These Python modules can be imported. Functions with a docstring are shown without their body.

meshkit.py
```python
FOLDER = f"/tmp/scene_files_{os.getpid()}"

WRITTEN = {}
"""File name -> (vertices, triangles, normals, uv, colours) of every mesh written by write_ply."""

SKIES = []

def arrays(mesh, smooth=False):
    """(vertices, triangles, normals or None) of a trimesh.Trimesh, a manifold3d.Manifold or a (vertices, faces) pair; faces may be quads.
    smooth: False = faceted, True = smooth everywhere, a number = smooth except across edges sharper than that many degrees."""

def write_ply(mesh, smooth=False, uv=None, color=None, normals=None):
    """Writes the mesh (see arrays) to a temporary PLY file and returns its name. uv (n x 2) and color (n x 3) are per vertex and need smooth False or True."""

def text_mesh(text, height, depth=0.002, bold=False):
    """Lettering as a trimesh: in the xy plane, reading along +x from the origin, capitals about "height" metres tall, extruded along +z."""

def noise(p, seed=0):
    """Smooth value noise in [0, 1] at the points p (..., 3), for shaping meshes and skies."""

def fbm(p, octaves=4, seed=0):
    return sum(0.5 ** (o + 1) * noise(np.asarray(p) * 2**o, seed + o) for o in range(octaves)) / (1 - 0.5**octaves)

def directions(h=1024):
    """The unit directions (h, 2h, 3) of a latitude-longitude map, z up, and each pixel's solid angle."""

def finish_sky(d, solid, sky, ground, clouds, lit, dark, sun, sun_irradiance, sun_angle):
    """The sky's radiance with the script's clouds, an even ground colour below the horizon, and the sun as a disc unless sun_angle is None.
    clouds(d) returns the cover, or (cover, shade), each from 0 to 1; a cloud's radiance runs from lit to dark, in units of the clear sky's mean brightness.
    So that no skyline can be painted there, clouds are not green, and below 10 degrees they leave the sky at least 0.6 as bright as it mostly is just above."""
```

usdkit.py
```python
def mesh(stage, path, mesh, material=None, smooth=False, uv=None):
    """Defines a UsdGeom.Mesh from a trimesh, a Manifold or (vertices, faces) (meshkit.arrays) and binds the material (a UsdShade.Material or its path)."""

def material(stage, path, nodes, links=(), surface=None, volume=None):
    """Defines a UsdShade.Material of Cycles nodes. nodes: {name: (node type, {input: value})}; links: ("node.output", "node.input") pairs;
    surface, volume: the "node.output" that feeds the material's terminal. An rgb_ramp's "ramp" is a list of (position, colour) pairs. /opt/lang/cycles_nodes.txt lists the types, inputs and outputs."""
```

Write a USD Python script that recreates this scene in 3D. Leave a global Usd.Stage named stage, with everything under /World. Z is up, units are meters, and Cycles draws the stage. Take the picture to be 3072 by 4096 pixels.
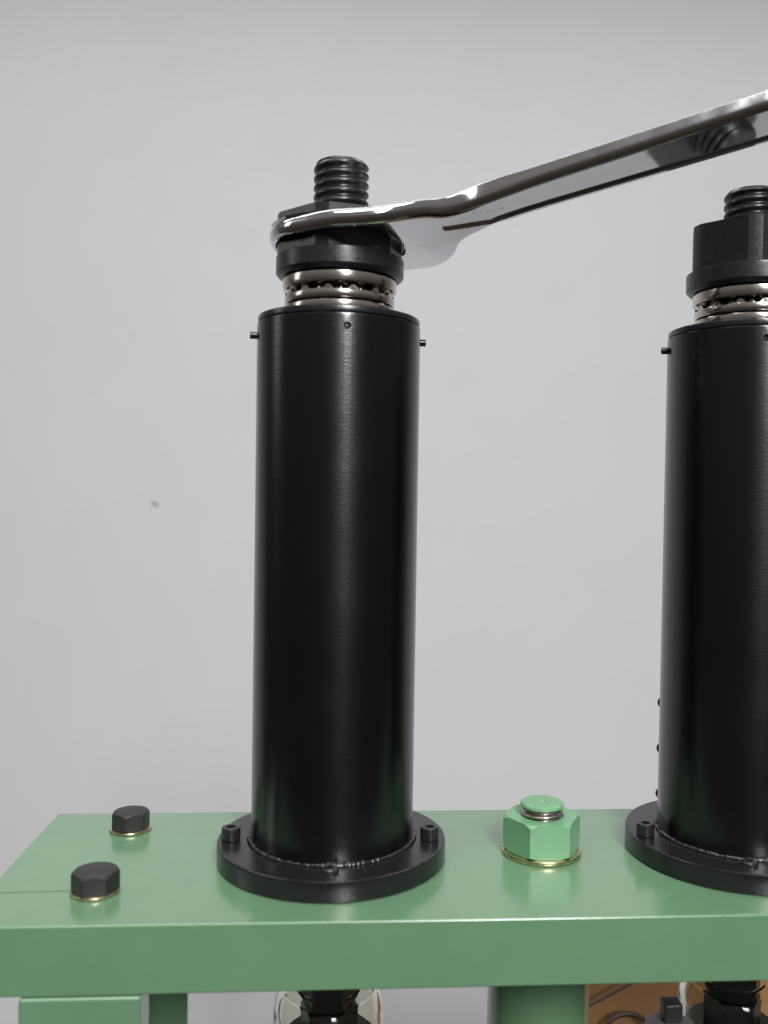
import math
import numpy as np
import trimesh
import manifold3d as m3
from shapely.geometry import Polygon, Point
from shapely.ops import unary_union
from scipy.spatial import Delaunay
import usdkit, meshkit
from pxr import Usd, UsdGeom, UsdLux, UsdShade, Gf, Sdf

S = 0.04            # metres per tube radius; every shape below is given in tube radii
PI = math.pi
stage = Usd.Stage.CreateInMemory()
UsdGeom.SetStageUpAxis(stage, UsdGeom.Tokens.z)
UsdGeom.SetStageMetersPerUnit(stage, 1.0)
world = UsdGeom.Xform.Define(stage, '/World')
stage.SetDefaultPrim(world.GetPrim())

# ---------------------------------------------------------------- camera
C = np.array([0.2401260405, -11.68138989, 4.52821323]) * S
RT = [0.9972341233, -0.0725717011, 0.0160452997]
UP = [-0.0143926077, 0.0232391478, 0.9996263276]
FW = [0.0729174601, 0.9970924182, -0.0221303751]
cam = UsdGeom.Camera.Define(stage, '/World/camera')
cam.AddTransformOp().Set(Gf.Matrix4d(*RT, 0, *UP, 0, *[-x for x in FW], 0, *C.tolist(), 1))
cam.CreateHorizontalApertureAttr(36.0)
cam.CreateVerticalApertureAttr(48.0)
cam.CreateFocalLengthAttr(36.0 * 3751.84 / 3072)
cam.CreateHorizontalApertureOffsetAttr(-(1699.15 - 1536) / 3072 * 36.0)
cam.CreateVerticalApertureOffsetAttr((2061.55 - 2048) / 4096 * 48.0)
cam.CreateClippingRangeAttr(Gf.Vec2f(0.01, 100))
cam.CreateFStopAttr(10.0)
cam.CreateFocusDistanceAttr(0.54)
cam.CreateExposureAttr(-0.30)

# ---------------------------------------------------------------- light: ceiling lamps of the workshop and the soft light of the room
def bgmat():
    return usdkit.material(stage, '/World/Looks/room_light', {
        't': ('texture_coordinate', {}),
        's': ('separate_xyz', {}),
        'm': ('math', {'math_type': 'multiply_add', 'value2': 0.5, 'value3': 0.5}),
        'r': ('rgb_ramp', {'ramp': [(0.0, (.06, .048, .038)), (0.42, (.09, .07, .055)), (0.5, (.14, .125, .112)), (0.57, (.17, .155, .145)), (0.67, (.44, .405, .38)), (0.80, (.46, .435, .415)), (1.0, (.42, .41, .40))]}),
        'b': ('background_shader', {'strength': 0.62})},
        [('t.generated', 's.vector'), ('s.z', 'm.value1'), ('m.value', 'r.fac'), ('r.color', 'b.color')], surface='b.background')
def lamp(name, pos, target, w, h, power, color, along=(0, 1, 0.01)):
    l = UsdLux.RectLight.Define(stage, '/World/' + name)
    l.CreateWidthAttr(w); l.CreateHeightAttr(h); l.CreateIntensityAttr(power); l.CreateColorAttr(Gf.Vec3f(*color))
    m = Gf.Matrix4d().SetLookAt(Gf.Vec3d(*pos), Gf.Vec3d(*target), Gf.Vec3d(*along)).GetInverse()
    l.AddTransformOp().Set(m)
    return l
dome = UsdLux.DomeLight.Define(stage, '/World/ambient')
UsdShade.MaterialBindingAPI.Apply(dome.GetPrim()).Bind(bgmat())
lamp('ceiling_lamp', (0.74, -3.25, 1.90), (0.74, -3.25, 0), 0.62, 2.7, 78.0, (1.0, .99, .985), (.212, -.977, 0))
lamp('ceiling_lamp_001', (-0.1, -0.40, 1.70), (-0.1, -0.35, 0), 1.3, 0.5, 12.0, (1.0, .985, .965))
lamp('ceiling_lamp_002', (0.2, 1.3, 2.15), (0.2, 1.35, 0), 4.6, 0.5, 5.6, (1.0, .985, .965))
lamp('window_light', (-2.6, 0.15, 1.15), (0, 0, 0.25), 0.9, 0.55, 3.2, (1.0, .98, .93))

# ---------------------------------------------------------------- helpers
taken = {}
def numbered(parent, name):
    k = (str(parent), name); n = taken.get(k, 0); taken[k] = n + 1
    return f'{parent}/{name}' if n == 0 else f'{parent}/{name}_{n:03d}'
def tag(p, label=None, cat=None, group=None, kind=None):
    for k, v in (('label', label), ('category', cat), ('group', group), ('kind', kind)):
        if v: p.SetCustomDataByKey(k, v)
    return p
def thing(name, label, cat, loc=(0, 0, 0), rot=0.0, group=None):
    x = UsdGeom.Xform.Define(stage, numbered('/World', name))
    x.AddTranslateOp().Set(Gf.Vec3d(*[float(v) * S for v in loc])); x.AddRotateZOp().Set(float(rot))
    return tag(x.GetPrim(), label, cat, group)
def obj(name, mesh, mat, parent=None, smooth=30):
    path = numbered(parent.GetPath() if parent is not None else '/World', name)
    if hasattr(mesh, 'to_mesh'):
        q = mesh.to_mesh(); mesh = (np.array(q.vert_properties[:, :3]), np.array(q.tri_verts))
    if isinstance(mesh, trimesh.Trimesh): mesh = (np.array(mesh.vertices), np.array(mesh.faces))
    v, f = mesh
    t = trimesh.Trimesh(np.asarray(v, float) * S, np.asarray(f, int), process=True)
    return usdkit.mesh(stage, path, t, mat, smooth=smooth).GetPrim()
def cat(*ms):
    out = []
    for m in ms:
        if hasattr(m, 'to_mesh'):
            q = m.to_mesh(); m = trimesh.Trimesh(q.vert_properties[:, :3], q.tri_verts, process=False)
        out.append(m)
    return trimesh.util.concatenate(out)
def lathe(profile, n=96):
    """closed solid of revolution: profile (r, z) from the bottom up; r may be 0 at the ends."""
    return trimesh.creation.revolve(np.array(profile, float), sections=n)
def ring(r0, r1, z0, z1, ch=.012, n=128):
    return lathe([(r0, z0), (r1 - ch, z0), (r1 - ch * .3, z0 + ch * .3), (r1, z0 + ch), (r1, z1 - ch), (r1 - ch * .3, z1 - ch * .3), (r1 - ch, z1), (r0, z1), (r0, z0)], n)
def disc(r, z0, z1, ch=.012, n=96):
    return lathe([(0, z0), (r - ch, z0), (r - ch * .3, z0 + ch * .3), (r, z0 + ch), (r, z1 - ch), (r - ch * .3, z1 - ch * .3), (r - ch, z1), (0, z1)], n)
def mv(m, x=0, y=0, z=0, rz=0, rx=0, ry=0):
    m = m.copy()
    T = trimesh.transformations
    M = T.euler_matrix(rx, ry, rz); M[:3, 3] = (x, y, z)
    m.apply_transform(M); return m
def hexprism(ap, z0, z1, rot):
    rc = ap / math.cos(PI / 6)
    pts = [[rc * math.cos(rot + k * PI / 3), rc * math.sin(rot + k * PI / 3)] for k in range(6)]
    return m3.CrossSection([pts]).extrude(z1 - z0).translate([0, 0, z0])
def man(t):
    t = t.copy(); t.merge_vertices()
    return m3.Manifold(m3.Mesh(vert_properties=np.asarray(t.vertices, np.float32), tri_verts=np.asarray(t.faces, np.uint32)))
def cyl(r, z0, z1, n=96): return m3.Manifold.cylinder(z1 - z0, r, r, n).translate([0, 0, z0])
def cone(r0, r1, z0, z1, n=96): return m3.Manifold.cylinder(z1 - z0, r0, r1, n).translate([0, 0, z0])
def rbox(x0, x1, y0, y1, z0, z1, r=.02, seg=12):
    s = m3.Manifold.sphere(r, seg)
    return m3.Manifold.batch_hull([s.translate([x, y, z]) for x in (x0 + r, x1 - r) for y in (y0 + r, y1 - r) for z in (z0 + r, z1 - r)])
def tube(pts, r, n=12):
    pts = np.array(pts, float); vs, fs = [], []
    d = np.gradient(pts, axis=0); d /= np.linalg.norm(d, axis=1)[:, None]
    up = np.array([0.13, .21, 1.0])
    for p, t in zip(pts, d):
        a = np.cross(t, up); a /= np.linalg.norm(a); b = np.cross(t, a)
        for k in range(n):
            an = 2 * PI * k / n; vs.append(p + r * (math.cos(an) * a + math.sin(an) * b))
    for i in range(len(pts) - 1):
        for k in range(n):
            q = (k + 1) % n; A, B, D, E = i * n + k, i * n + q, (i + 1) * n + k, (i + 1) * n + q
            fs += [[A, B, D], [B, E, D]]
    c0, c1 = len(vs), len(vs) + 1; vs += [pts[0], pts[-1]]; L = (len(pts) - 1) * n
    for k in range(n):
        q = (k + 1) % n; fs += [[c0, q, k], [c1, L + k, L + q]]
    t = trimesh.Trimesh(np.array(vs), np.array(fs), process=False); trimesh.repair.fix_normals(t)
    return t
def thread(r, z0, z1, pitch, depth, n=72, start=0.0, ch=.05):
    """a threaded rod: helical ridge, chamfered end, closed."""
    rows = int((z1 - z0) / pitch * 14) + 1
    zz = np.linspace(z0, z1, rows); ang = np.arange(n) * 2 * PI / n
    vs, fs = [], []
    for z in zz:
        ph = (z / pitch - ang / (2 * PI) + start) % 1.0
        tri = np.abs(ph - .5) * 2                       # 0 at the crest, 1 at the root
        prof = np.clip((tri - .22) / .62, 0, 1)
        rr = r - depth * prof
        end = max(0.0, (z - (z1 - ch)) / ch)
        rr = np.minimum(rr, r - ch * .85 * end)
        vs += [[a * math.cos(t), a * math.sin(t), z] for a, t in zip(rr, ang)]
    for i in range(rows - 1):
        for k in range(n):
            q = (k + 1) % n; A, B, D, E = i * n + k, i * n + q, (i + 1) * n + k, (i + 1) * n + q
            fs += [[A, B, E], [A, E, D]]
    c0 = len(vs); vs += [[0, 0, z0], [0, 0, z1]]; L = (rows - 1) * n
    for k in range(n):
        q = (k + 1) % n; fs += [[c0, q, k], [c0 + 1, L + k, L + q]]
    return trimesh.Trimesh(np.array(vs), np.array(fs), process=False)

# ---------------------------------------------------------------- materials
def M(name, base, rough=.5, metal=0.0, var=0.0, vscale=60, bump=0.0, bscale=200, stretch=(1, 1, 1), rvar=0.0, coat=0.0, dust=None, spec=.5, detail=4, extra=None):
    n = {'tc': ('texture_coordinate', {}),
         'mp': ('mapping', {'scale': stretch}),
         'n1': ('noise_texture', {'scale': vscale, 'detail': 5, 'roughness': .6}),
         'n2': ('noise_texture', {'scale': bscale, 'detail': detail, 'roughness': .55}),
         'p': ('principled_bsdf', {'metallic': metal, 'roughness': rough, 'coat_weight': coat, 'coat_roughness': .17, 'specular_ior_level': spec, 'base_color': base})}
    l = [('tc.object', 'mp.vector'), ('tc.object', 'n1.vector'), ('mp.vector', 'n2.vector')]
    if var:
        lo = tuple(max(0, c * (1 - var)) for c in base); hi = tuple(min(1, c * (1 + var)) for c in base)
        n['r1'] = ('rgb_ramp', {'ramp': [(.3, lo), (.7, hi)]}); l += [('n1.fac', 'r1.fac'), ('r1.color', 'p.base_color')]
    if rvar:
        n['r2'] = ('map_range', {'from_min': .3, 'from_max': .7, 'to_min': max(0.02, rough - rvar), 'to_max': rough + rvar})
        l += [('n2.fac', 'r2.value'), ('r2.result', 'p.roughness')]
    if bump:
        n['b'] = ('bump', {'strength': 1.0, 'distance': bump}); l += [('n2.fac', 'b.height'), ('b.normal', 'p.normal')]
    return usdkit.material(stage, '/World/Looks/' + name, n, l, surface='p.BSDF')
wall_m = M('wall_paint', (.84, .853, .893), .75, var=.014, vscale=4, bump=.00025, bscale=60, spec=.25)
green = M('green_paint', (.104, .206, .116), .27, var=.05, vscale=18, bump=.00005, bscale=120, rvar=.05, coat=.9)
greenb = M('green_paint_fresh', (.125, .285, .152), .30, var=.04, vscale=60, bump=.00008, bscale=160)
seam_m = M('seam_line', (.06, .10, .06), .7)
black_tube = usdkit.material(stage, '/World/Looks/black_tube_paint', {
    'tc': ('texture_coordinate', {}), 'mp': ('mapping', {'scale': (.4, .4, 1.3), 'rotation': (.25, .12, 0)}),
    'n2': ('noise_texture', {'scale': 850, 'detail': 3}), 'n1': ('noise_texture', {'scale': 25, 'detail': 4}),
    'rr': ('map_range', {'from_min': .3, 'from_max': .7, 'to_min': .22, 'to_max': .26}),
    'b': ('bump', {'strength': 1.0, 'distance': .00006}), 'ax': ('combine_xyz', {'x': 0.0, 'y': 0.0, 'z': 1.0}),
    'p': ('principled_bsdf', {'base_color': (.0012, .0012, .0020), 'roughness': .33, 'anisotropic': .6, 'specular_ior_level': .72})},
    [('tc.object', 'mp.vector'), ('mp.vector', 'n2.vector'), ('tc.object', 'n1.vector'), ('n1.fac', 'rr.value'), ('rr.result', 'p.roughness'),
     ('n2.fac', 'b.height'), ('b.normal', 'p.normal'), ('ax.vector', 'p.tangent')], surface='p.BSDF')
black = M('black_oxide', (.008, .0075, .009), .25, var=.15, bump=.000012, bscale=500, rvar=.06)
black_m = M('black_steel', (.011, .0105, .0125), .32, var=.2, bump=.00004, bscale=500, rvar=.06)
boltblk = M('bolt_black', (.013, .013, .0145), .52, var=.3, vscale=300, bump=.00006, bscale=700)
steel = M('bearing_steel', (.56, .53, .49), .16, 1.0, var=.06, vscale=80, rvar=.04, bscale=300, stretch=(1, 1, 12))
balls_m = M('bearing_ball', (.50, .48, .45), .10, 1.0)
chrome = M('chrome', (.63, .64, .66), .085, 1.0, var=.03, vscale=90, bump=.000004, bscale=120, rvar=.03)
zinc = M('yellow_zinc', (.62, .55, .34), .28, 1.0, var=.12, vscale=200, rvar=.05)
threadm = M('bare_thread', (.30, .28, .26), .32, .9, var=.2, vscale=200)
wood = M('brown_wood', (.27, .142, .062), .55, var=.16, vscale=9, bump=.0001, bscale=90, stretch=(1, 1, .1))
cable_m = M('cable_rubber', (.035, .022, .016), .5)
greyp = M('grey_plastic', (.09, .08, .085), .45)
rubber = M('dark_plastic', (.018, .016, .018), .5)
clear = usdkit.material(stage, '/World/Looks/clear_plastic', {
    'p': ('principled_bsdf', {'base_color': (.93, .94, .87), 'transmission_weight': 1.0, 'roughness': .04, 'ior': 1.25})}, [], surface='p.BSDF')

# ---------------------------------------------------------------- setting: wall
def wall():
    n = 2
    y = 60.0
    v = np.array([[-130, y, -80], [130, y, -80], [130, y, 90], [-130, y, 90], [-130, y + 3, -80], [130, y + 3, -80], [130, y + 3, 90], [-130, y + 3, 90]], float)
    f = np.array([[0, 1, 2], [0, 2, 3], [5, 4, 7], [5, 7, 6], [4, 0, 3], [4, 3, 7], [1, 5, 6], [1, 6, 2], [3, 2, 6], [3, 6, 7], [4, 5, 1], [4, 1, 0]])
    p = obj('wall', (v, f), wall_m, smooth=False)
    tag(p, 'plain pale grey plastered wall behind the machine', 'wall', kind='structure')
    # scuffs: small dents and chips in the plaster, parts of the wall
wall()
def chip(x, z, rx, rz, rot, name='scuff', m=None):
    pts = []
    rng = np.random.default_rng(int(abs(x * 100) + abs(z * 10)))
    for k in range(14):
        a = 2 * PI * k / 14; q = rng.uniform(.6, 1.1)
        dx, dz = rx * q * math.cos(a), rz * q * math.sin(a)
        pts.append((x + dx * math.cos(rot) - dz * math.sin(rot), z + dx * math.sin(rot) + dz * math.cos(rot)))
    P = Polygon(pts).buffer(0)
    t = trimesh.creation.extrude_polygon(P, .02, engine='earcut')
    t.apply_transform(np.array([[1, 0, 0, 0], [0, 0, -1, 59.99], [0, 1, 0, 0], [0, 0, 0, 1.]]))
    trimesh.repair.fix_normals(t)
    return t
scuff_m = M('wall_scuff', (.27, .27, .28), .8)
sc = obj('wall_scuff', chip(-14.83, 3.505, .28, .15, -.3), scuff_m, smooth=False)
tag(sc, 'tiny dark chip in the wall plaster left of the tall tube', 'scuff mark')

# ---------------------------------------------------------------- machine frame
XL, XR, YF, YB, TP = -3.844, 9.5, -1.8276, 1.6455, .7394
frame = thing('machine_frame', 'pale green painted steel machine frame with thick top plate', 'machine')
obj('top_plate', rbox(XL, XR, YF, YB, -TP, 0, r=.022, seg=20), green, frame)
obj('leg', rbox(-3.165, -1.925, -1.865, -1.42, -9.0, -TP - .006, r=.03, seg=20), green, frame)
def flare_leg():
    # rear leg with a flared, rounded left edge under the plate
    z = np.linspace(-TP - .006, -9, 160)
    left = -2.60 - .09 / (1 + np.exp((z + 2.86) / .05))
    pts = [(l, q) for l, q in zip(left, z)] + [(-2.02, -9), (-2.02, -TP - .006)]
    t = trimesh.creation.extrude_polygon(Polygon(pts).buffer(0), .12, engine='earcut')
    t.apply_transform(np.array([[1, 0, 0, 0], [0, 0, -1, 1.60], [0, 1, 0, 0], [0, 0, 0, 1.]])); trimesh.repair.fix_normals(t)
    return t
obj('leg', flare_leg(), green, frame)
obj('column', mv(lathe([(0, -9), (.645, -9), (.645, -TP - .006), (0, -TP - .006)], 96), 2.645, .03), green, frame)
# painted-over joint running from the left end of the plate to the near bolt
sp = np.array([[XL + .02, -.985], [-3.5, -.972], [-3.2, -.962], [-2.9, -.953]])
def strip(pts, w, z0, z1):
    P = Polygon([(x, y - w) for x, y in pts] + [(x, y + w) for x, y in pts[::-1]])
    return trimesh.creation.extrude_polygon(P, z1 - z0, engine='earcut').apply_translation([0, 0, z0])
obj('joint_line', strip(sp, .010, -.005, .0015), seam_m, frame, smooth=False)

# ---------------------------------------------------------------- spring columns
def spring_column(label, x, rot_screw, rot_nut, nut_top, stud_top, knobs):
    t = thing('spring_tube_assembly', label, 'spring assembly', (x, 0, 0), 0, 'black tube assemblies bolted on the green plate')
    RF, HF = 1.4114, .2564
    obj('base_flange', lathe([(0, .002), (RF - .02, .002), (RF, .02), (RF, HF - .03), (RF - .008, HF - .010), (RF - .028, HF), (0, HF)], 160), black, t)
    body = lathe([(0, HF - .05), (1.0, HF - .05), (1.0, 6.560), (.994, 6.575), (.985, 6.580), (0, 6.580)], 160)
    bm = man(body)
    hole_a = rot_screw - PI / 2
    drill = m3.Manifold.cylinder(.4, .042, .042, 24).rotate([0, 90, 0]).translate([.85, 0, 6.43])
    bm = bm - drill.rotate([0, 0, math.degrees(hole_a)])
    obj('tube', bm, black_tube, t, smooth=25)
    obj('end_cap', lathe([(0, 6.588), (.982, 6.588), (.990, 6.592), (.992, 6.602), (.992, 6.645), (.985, 6.660), (.970, 6.667), (0, 6.667)], 160), black, t)
    gs = disc(.034, -.05, .05, .008, 16)
    # grub screw deep in the front hole; two proud screws at the sides
    def radial(m, a, r, z): return mv(mv(m, ry=PI / 2, x=0), 0, 0, 0).apply_transform(trimesh.transformations.translation_matrix([r, 0, 0])).apply_transform(trimesh.transformations.rotation_matrix(a, [0, 0, 1])).apply_translation([0, 0, z])
    obj('grub_screw', radial(gs, hole_a, .90, 6.43), black, t)
    for a in (hole_a - PI / 2, hole_a + PI / 2):
        body = man(disc(.044, -.10, .10, .008, 24)) - hexprism(.02, .04, .2, 0)
        q = body.to_mesh(); b = trimesh.Trimesh(q.vert_properties[:, :3], q.tri_verts)
        obj('side_screw', radial(b, a, .985, 6.43), black, t)
    # weld bead round the foot of the tube: overlapping scales
    n, m_ = 720, 10
    vs, fs = [], []
    rng = np.random.default_rng(3)
    for i in range(n):
        a = 2 * PI * i / n
        sc_ = (i * 105 / n) % 1.0
        br = .026 + .006 * (1 - sc_) + .022 * (meshkit.noise(np.array([math.cos(a) * 9, math.sin(a) * 9, 1.0])) - .5) + .012 * (meshkit.noise(np.array([math.cos(a) * 31, math.sin(a) * 31, 4.0])) - .5)
        for k in range(m_):
            b = 2 * PI * k / m_
            r = 1.012 + br * math.cos(b) * 1.05; z = HF + .008 + br * math.sin(b)
            vs.append([r * math.cos(a), r * math.sin(a), z])
    for i in range(n):
        for k in range(m_):
            j, q = (i + 1) % n, (k + 1) % m_
            fs += [[i * m_ + k, j * m_ + k, j * m_ + q], [i * m_ + k, j * m_ + q, i * m_ + q]]
    wb = trimesh.Trimesh(np.array(vs), np.array(fs), process=False); trimesh.repair.fix_normals(wb)
    obj('weld_bead', wb, black, t, smooth=50)
    # cap screws on the flange and the counterbore in front
    for (sx, sy) in ((-1.238, -.10), (1.205, -.16), (.35, 1.18)):
        h = man(disc(.115, HF + .001, HF + .155, .014, 40)) - hexprism(.055, HF + .07, HF + .4, .3)
        obj('cap_screw', h.translate([sx, sy, 0]), black_m, t)
    hd = man(lathe([(0, HF + .0015), (.10, HF + .0015), (.095, HF + .035), (.075, HF + .05), (0, HF + .05)], 40)) - hexprism(.04, HF + .01, HF + .2, .2)
    obj('cap_screw', hd.translate([.007 if x == 0 else -.3, -1.14 if x == 0 else -1.10, 0]), black_m, t)
    # thrust bearing: race, caged balls, race
    obj('bearing_race', ring(.30, .685, 6.664, 6.800, .03), steel, t)
    obj('bearing_race', ring(.30, .700, 6.990, 7.142, .03), steel, t)
    cg = man(ring(.42, .676, 6.812, 6.925, .03))
    fin = []
    nb = 14
    for k in range(nb):
        a = 2 * PI * (k + .5) / nb + rot_nut
        P = m3.CrossSection([[(-.07, 6.91), (.07, 6.91), (.02, 6.965), (-.02, 6.965)]]).extrude(.05)
        fin.append(P.rotate([90, 0, 90]).translate([.615, 0, 0]).rotate([0, 0, math.degrees(a)]))
    obj('bearing_cage', m3.Manifold.batch_boolean([cg] + fin, m3.OpType.Add), steel, t)
    for k in range(nb):
        a = 2 * PI * k / nb + rot_nut
        sp_ = trimesh.creation.icosphere(2, .05)
        obj('ball', sp_.apply_translation([.535 * math.cos(a), .535 * math.sin(a), 6.935]), balls_m, t, smooth=True)
    obj('bearing_sleeve', ring(.30, .47, 6.666, 7.15, .01), black, t)
    # collar nut
    obj('collar', lathe([(0, 7.150), (.720, 7.146), (.735, 7.148), (.772, 7.180), (.784, 7.200), (.784, 7.375), (.780, 7.388), (.768, 7.396), (0, 7.396)], 128), black_m, t)
    nut = hexprism(.706, 7.397, nut_top, rot_nut) ^ cyl(.772, 7.30, 8.1, 128)
    obj('hex_nut', nut, black_m, t, smooth=20)
    obj('threaded_stud', thread(.338, 7.90, stud_top, .112, .032, start=.3), black_m, t, smooth=40)
    for z in knobs:
        a = math.radians(151)
        kb = trimesh.creation.icosphere(3, .062); kb.apply_scale([.75, 1, 1])
        obj('rivet_head', mv(kb, rz=a, x=1.0 * math.cos(a), y=1.0 * math.sin(a), z=z), black_m, t, smooth=True)
    return t
spring_column('complete black spring tube whose top nut is held by the chrome wrench', 0, math.radians(6.3), math.radians(15), 7.885, 8.575, [])
L2 = 5.197
spring_column('black spring tube cut by the right edge, its hex nut bare', L2, math.radians(-11), math.radians(-90 - 19), 7.945, 8.43, [1.814, 1.204, .599])

# ---------------------------------------------------------------- wrench
def wrench():
    t = thing('combination_wrench', 'chrome plated ring wrench fitted on the nut of the complete black tube', 'wrench')
    phi, rho, hw0, tap, th, tw = .158, .300, .262, .03, .22, .25
    zu = 7.535
    d = np.array([math.cos(phi), -math.sin(phi)]); nn = np.array([math.sin(phi), math.cos(phi)])
    P0 = np.array([.8, -.23])
    def line(s, side): q = P0 + s * d + side * (hw0 + tap * s) * nn; return (q[0], q[1])
    handle = Polygon([line(-.5, -1), line(8.2, -1), line(8.2, 1), line(-.5, 1)])
    head = unary_union([Point(.02, 0).buffer(.885, 64), Point(.36, .02).buffer(1.12, 64)]).convex_hull
    out = unary_union([head, handle])
    r = .30
    def half(side): return Polygon([tuple(P0 + a * d + b * side * nn) for a, b in ((-4, -.05), (12, -.05), (12, 4), (-4, 4))])
    out = unary_union([out.buffer(.8, 48).buffer(-.8, 48).intersection(half(-1)), out.buffer(.14, 32).buffer(-.14, 32).intersection(half(1))])
    out = Polygon(out.exterior)
    def even(poly, step):
        L = poly.exterior.length; n = int(L / step)
        return np.array([poly.exterior.interpolate(i * L / n).coords[0] for i in range(n)])
    ho = even(out, .02)
    if Polygon(ho).exterior.is_ccw is False: ho = ho[::-1]
    hole = []
    for k in range(240):
        a = 2 * PI * k / 240
        w = ((a - math.radians(12)) / (PI / 6)) % 1.0
        hole.append([(.800 + .012 * abs(2 * abs(w - .5)) ** 2) * math.cos(a), (.800 + .012 * abs(2 * abs(w - .5)) ** 2) * math.sin(a)])
    hole = np.array(hole)[::-1]
    def normals(p):   # pointing into the metal
        tng = np.roll(p, -1, 0) - np.roll(p, 1, 0); tng /= np.linalg.norm(tng, axis=1)[:, None]
        n = np.stack([-tng[:, 1], tng[:, 0]], 1)
        for _ in range(3): n = (np.roll(n, 1, 0) + 2 * n + np.roll(n, -1, 0)); n /= np.linalg.norm(n, axis=1)[:, None]
        return n
    no, nh = normals(ho), normals(hole)
    # rounded edge: (inset, height)
    re, rb = .10, .045
    cv = lambda h: .026 * (2 * h / th - 1) ** 2           # slightly bellied sides
    prof = [(rb * (1 - math.sin(a)), rb * (1 - math.cos(a))) for a in np.linspace(0, PI / 2, 6)] + [(0, .075), (0, .095)]
    prof += [(re * (1 - math.cos(a)), th - re + re * math.sin(a)) for a in np.linspace(0, PI / 2, 9)]
    hp = [(.03, 0), (.008, .008), (0, .03), (0, th - .05), (.04, th)]
    def fade(p, i, h):                                   # rounded edge on head and neck, crisp upper edge on the handle
        k = np.clip(((p - P0) @ d - .35) / .8, 0, 1); k = k * k * (3 - 2 * k)
        return (cv(h) + (i * (1 - .95 * k) if h > th / 2 else np.full(len(p), i)))[:, None]
    def lift(p, h):
        k = np.clip(((p - P0) @ d - .35) / .8, 0, 1); k = k * k * (3 - 2 * k)
        return th - (th - h) * (1 - .8 * k) if h > th - re + 1e-6 else np.full(len(p), h)
    def wallmesh(p, n, pr, fd=False):
        vs = np.concatenate([np.column_stack([p + n * (fade(p, i, h) if fd else i), lift(p, h) if fd else np.full(len(p), h)]) for i, h in pr]); N = len(p); f = []
        idx = np.arange(N); nx = (idx + 1) % N
        for k in range(len(pr) - 1):
            a, b, c, e = k * N + idx, k * N + nx, (k + 1) * N + idx, (k + 1) * N + nx
            f += [np.column_stack([a, b, e]), np.column_stack([a, e, c])]
        return vs, np.concatenate(f)
    def at(q, side): p = P0 + q * d + side * (hw0 + tap * q) * nn; return (p[0], p[1])
    pan = Polygon([at(.40, -.84), at(8.0, -.86), at(8.0, .90), at(1.25, .90), at(1.05, .80), at(.47, -.36)]).buffer(-.05).buffer(.05)
    po = even(pan, .025)
    if not Polygon(po).exterior.is_ccw: po = po[::-1]
    np_ = normals(po)
    rd = .04                                             # depth of the recess
    pp = [(0, 0), (.006, .004), (.012, .012), (.016, rd - .012), (.022, rd - .004), (.030, rd)]
    def warpc(q): m = (q - P0) @ nn; return (q - P0) @ d - .45 * np.maximum(m, 0) - .32 * np.minimum(m, 0)
    def cap(outer, holes, h, up):
        loops = [outer] + holes
        B = np.concatenate(loops)
        poly = Polygon(outer, [x for x in holes])
        mn, mx = B.min(0), B.max(0)
        g = .055
        X, Y = np.meshgrid(np.arange(mn[0], mx[0], g), np.arange(mn[1], mx[1], g * .866))
        X = X + (np.arange(X.shape[0]) % 2)[:, None] * g / 2
        G = np.stack([X.ravel(), Y.ravel()], 1)
        w = warpc(G); G = G[w < 1.5]
        import shapely
        keep = shapely.contains_xy(poly.buffer(-.022), G[:, 0], G[:, 1])
        P = np.concatenate([B, G[keep]])
        T = Delaunay(P).simplices
        cen = P[T].mean(1)
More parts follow.
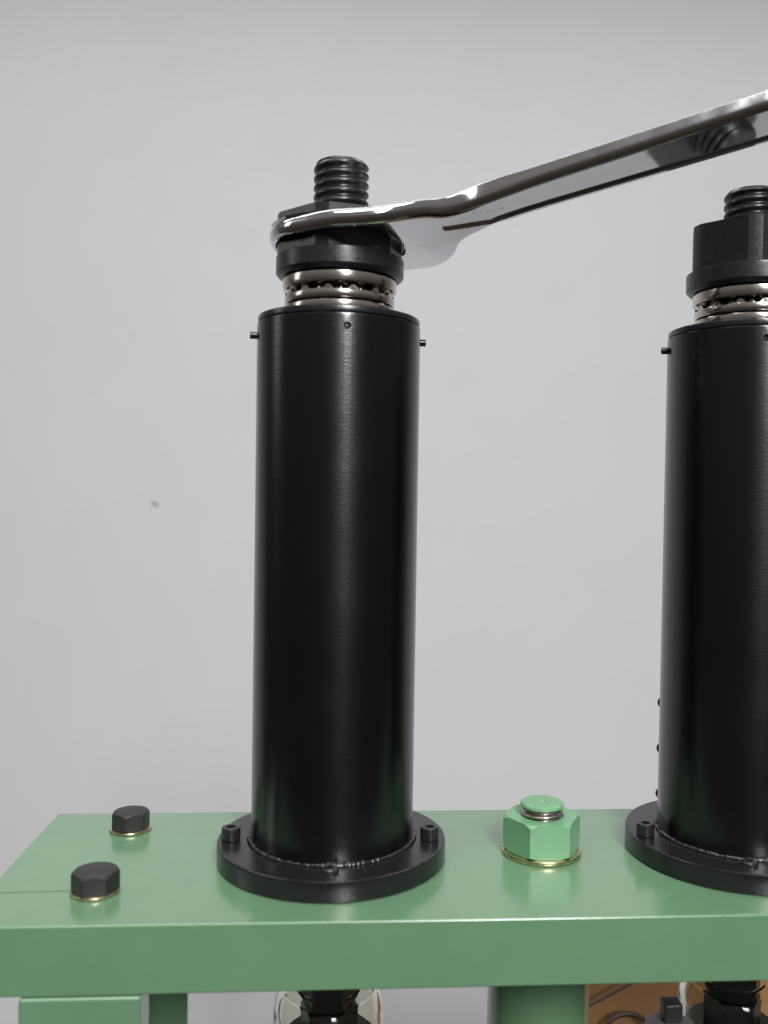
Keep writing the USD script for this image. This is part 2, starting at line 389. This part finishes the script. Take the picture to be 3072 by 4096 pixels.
        inside = shapely.contains_xy(poly, cen[:, 0], cen[:, 1]); T = T[inside]
        a, b, c = P[T[:, 0]], P[T[:, 1]], P[T[:, 2]]
        sg = (b[:, 0] - a[:, 0]) * (c[:, 1] - a[:, 1]) - (b[:, 1] - a[:, 1]) * (c[:, 0] - a[:, 0])
        T = T[np.abs(sg) > 1e-9]; sg = sg[np.abs(sg) > 1e-9]
        fl = (sg > 0) != up
        T[fl] = T[fl][:, ::-1]
        return np.column_stack([P, np.full(len(P), h)]), T
    def bend(v):
        v = np.array(v, float); o = v.copy()
        s_ = (v[:, :2] - P0) @ d
        u = np.clip((warpc(v[:, :2]) + .32) / 1.35, 0, 1); sm = u * u * (3 - 2 * u)      # flat head, cranked neck, straight rising handle
        g = np.exp(-((s_ - .75) / .55) ** 2)                  # the neck is thicker than head and handle
        o[:, 2] += g * np.where(v[:, 2] > .1, .02, -.03)
        o[:, 2] += zu + sm * (7.637 + rho * s_ - tw * .6 * np.tanh((v[:, :2] - P0) @ nn / .6) - zu)
        return o
    w1 = wallmesh(ho, no, prof, True); w2 = wallmesh(hole, nh, hp); w3 = wallmesh(po, np_, pp)
    hb, ht = hole + nh * hp[0][0], hole + nh * hp[-1][0]
    ob, ot = ho + no * fade(ho, *prof[0]), ho + no * fade(ho, *prof[-1])
    pieces = [(w1[0], w1[1]), (w2[0], w2[1]), (w3[0], w3[1][:, ::-1]),
              cap(ob, [hb, po], 0.0, False), cap(ot, [ht], th, True), cap(po + np_ * pp[-1][0], [], rd, False)]
    V = np.concatenate([p[0] for p in pieces]); n0 = np.cumsum([0] + [len(p[0]) for p in pieces])[:-1]
    F = np.concatenate([p[1] + k for p, k in zip(pieces, n0)])
    tm = trimesh.Trimesh(bend(V), F, process=True); tm.merge_vertices()
    trimesh.repair.fix_normals(tm)
    obj('wrench_body', tm, chrome, t, smooth=32)
    # worn, unreadable stamped mark at the start of the recess
    rng = np.random.default_rng(8); bits = []
    for k in range(5):
        q = P0 + (.84 + .075 * k) * d + (-.04 + .03 * k + .03 * rng.uniform(-1, 1)) * nn
        b = trimesh.creation.box((.026, .10 + .05 * rng.uniform(-1, 1), .005))
        bits.append(mv(b, q[0], q[1], .039, rz=-phi + rng.uniform(-.7, .5)))
    st = cat(*bits).subdivide(); st.vertices = bend(st.vertices)
    obj('stamped_mark', st, chrome, t, smooth=False)
wrench()

# ---------------------------------------------------------------- big green nut with washer between the tubes
nutx, nuty = 2.652, .025
t = thing('hex_nut_on_stud', 'big hex nut painted green on a washer between the two black tubes', 'nut', (nutx, nuty, 0))
obj('washer', ring(.30, .505, .004, .062, .02, 96), zinc, t)
na = math.radians(-90 - 27.5)
nut = (hexprism(.432, .066, .485, na) ^ cone(1.05, .42, .0, .512, 128) ^ cone(.455, 1.6, .064, .75, 128)) - cyl(.27, -.1, 1.0, 64)
obj('nut', nut, greenb, t, smooth=20)
obj('stud', thread(.268, .03, .615, .085, .04, start=.1, ch=.01), threadm, t, smooth=40)
cap_ = man(lathe([(0, .60), (.272, .60), (.278, .612), (.270, .640), (.245, .655), (0, .658)], 64)) - cone(.001, .06, .615, .67, 24)
obj('painted_end', cap_, greenb, t)

# ---------------------------------------------------------------- two black bolts
def bolt(x, y, rc, h, rot, label, tilt):
    t = thing('hex_bolt', label, 'bolt', (x, y, 0), 0, None)
    obj('washer', ring(.12, .275, .004, .040, .014, 64), zinc, t)
    hx = hexprism(rc * .90, .043, .043 + h, rot) ^ cyl(rc, 0, 1, 64) ^ cone(rc + .42, rc * .62, 0.02, .055 + h, 64) 
    dome_ = man(lathe([(0, .03), (rc * 1.02, .03), (rc * 1.02, h - .02), (rc * .9, h + .015), (rc * .6, .036 + h), (0, .043 + h)], 64))
    obj('hex_head', hx ^ dome_, boltblk, t, smooth=28)
bolt(-2.698, .985, .243, .235, .45, 'black hex bolt near the back left corner of the green plate', 0)
bolt(-2.625, -.985, .262, .235, .2, 'black hex bolt at the end of the thin joint line, nearest the camera', 0)

# ---------------------------------------------------------------- clear cups below the plate
def cup(label, x, y):
    t = thing('rod_coupling', label, 'rod coupling', (x, y, -1.97), 0, 'rod couplings hanging under the plate')
    obj('clear_cup', lathe([(.61, -1.2), (.685, -1.2), (.688, .03), (.676, .16), (.64, .26), (.57, .32), (.40, .35), (.40, .29), (.53, .255), (.58, .20), (.605, .12), (.615, .03), (.61, -1.2)], 96), clear, t)
    hx = hexprism(.315, .13, 1.2, math.radians(-90 + 28)) ^ cone(.30, 1.6, .11, 1.35, 96)
    obj('hex_nut', hx, black_m, t, smooth=20)
    hx = hexprism(.315, -.45, .105, math.radians(-90 + 22)) ^ cone(1.6, .30, -.9, .12, 96)
    obj('hex_nut', hx, black_m, t, smooth=20)
    obj('threaded_rod', thread(.29, -1.5, .14, .1, .03), black_m, t, smooth=40)
    obj('lower_ring', lathe([(.30, -1.2), (.62, -1.2), (.62, -.34), (.60, -.31), (.30, -.31), (.30, -1.2)], 96), rubber, t)
    return t
cup('clear plastic cup round a black hex nut below the complete tube', -.012, 0)
cup('clear plastic cup round a black hex nut below the cut off tube', 5.19, 0)

# ---------------------------------------------------------------- behind the machine: wooden board, cable, connector
bd = thing('wooden_board', 'brown wooden board standing behind the machine under the plate', 'board')
obj('panel', rbox(5.35, 17, 8.0, 8.5, -30, -3.4, r=.05), wood, bd)
obj('edge_strip', rbox(5.35, 17, 7.93, 8.57, -3.395, -3.2, r=.03), wood, bd)
pts = []
for k in range(49):
    a = 2 * PI * k / 48
    pts.append([6.13 + .50 * math.cos(a), 7.6 + .05 * math.sin(a), -6.86 + .42 * math.sin(a)])
lp = tube(pts, .055, 10)
zz = np.linspace(0, 1, 20)
ln = tube(np.column_stack([4.6 + 2.2 * zz, np.full(20, 7.5), -6.46 + 1.13 * zz - .05 * np.sin(zz * PI)]), .032, 10)
cb = thing('cable', 'thin dark cable looped in front of the brown board', 'cable')
obj('loop', lp, cable_m, cb, smooth=60); obj('run', ln, cable_m, cb, smooth=60)
cn = thing('connector', 'small black connector left of the right hand clear cup', 'connector', (4.17, -.6, -1.78))
obj('block', rbox(-.115, .115, -.11, .11, -.06, .175, r=.035), rubber, cn)
obj('body', lathe([(0, -.9), (.34, -.9), (.34, -.24), (.30, -.13), (.2, -.07), (0, -.065)], 64), greyp, cn)
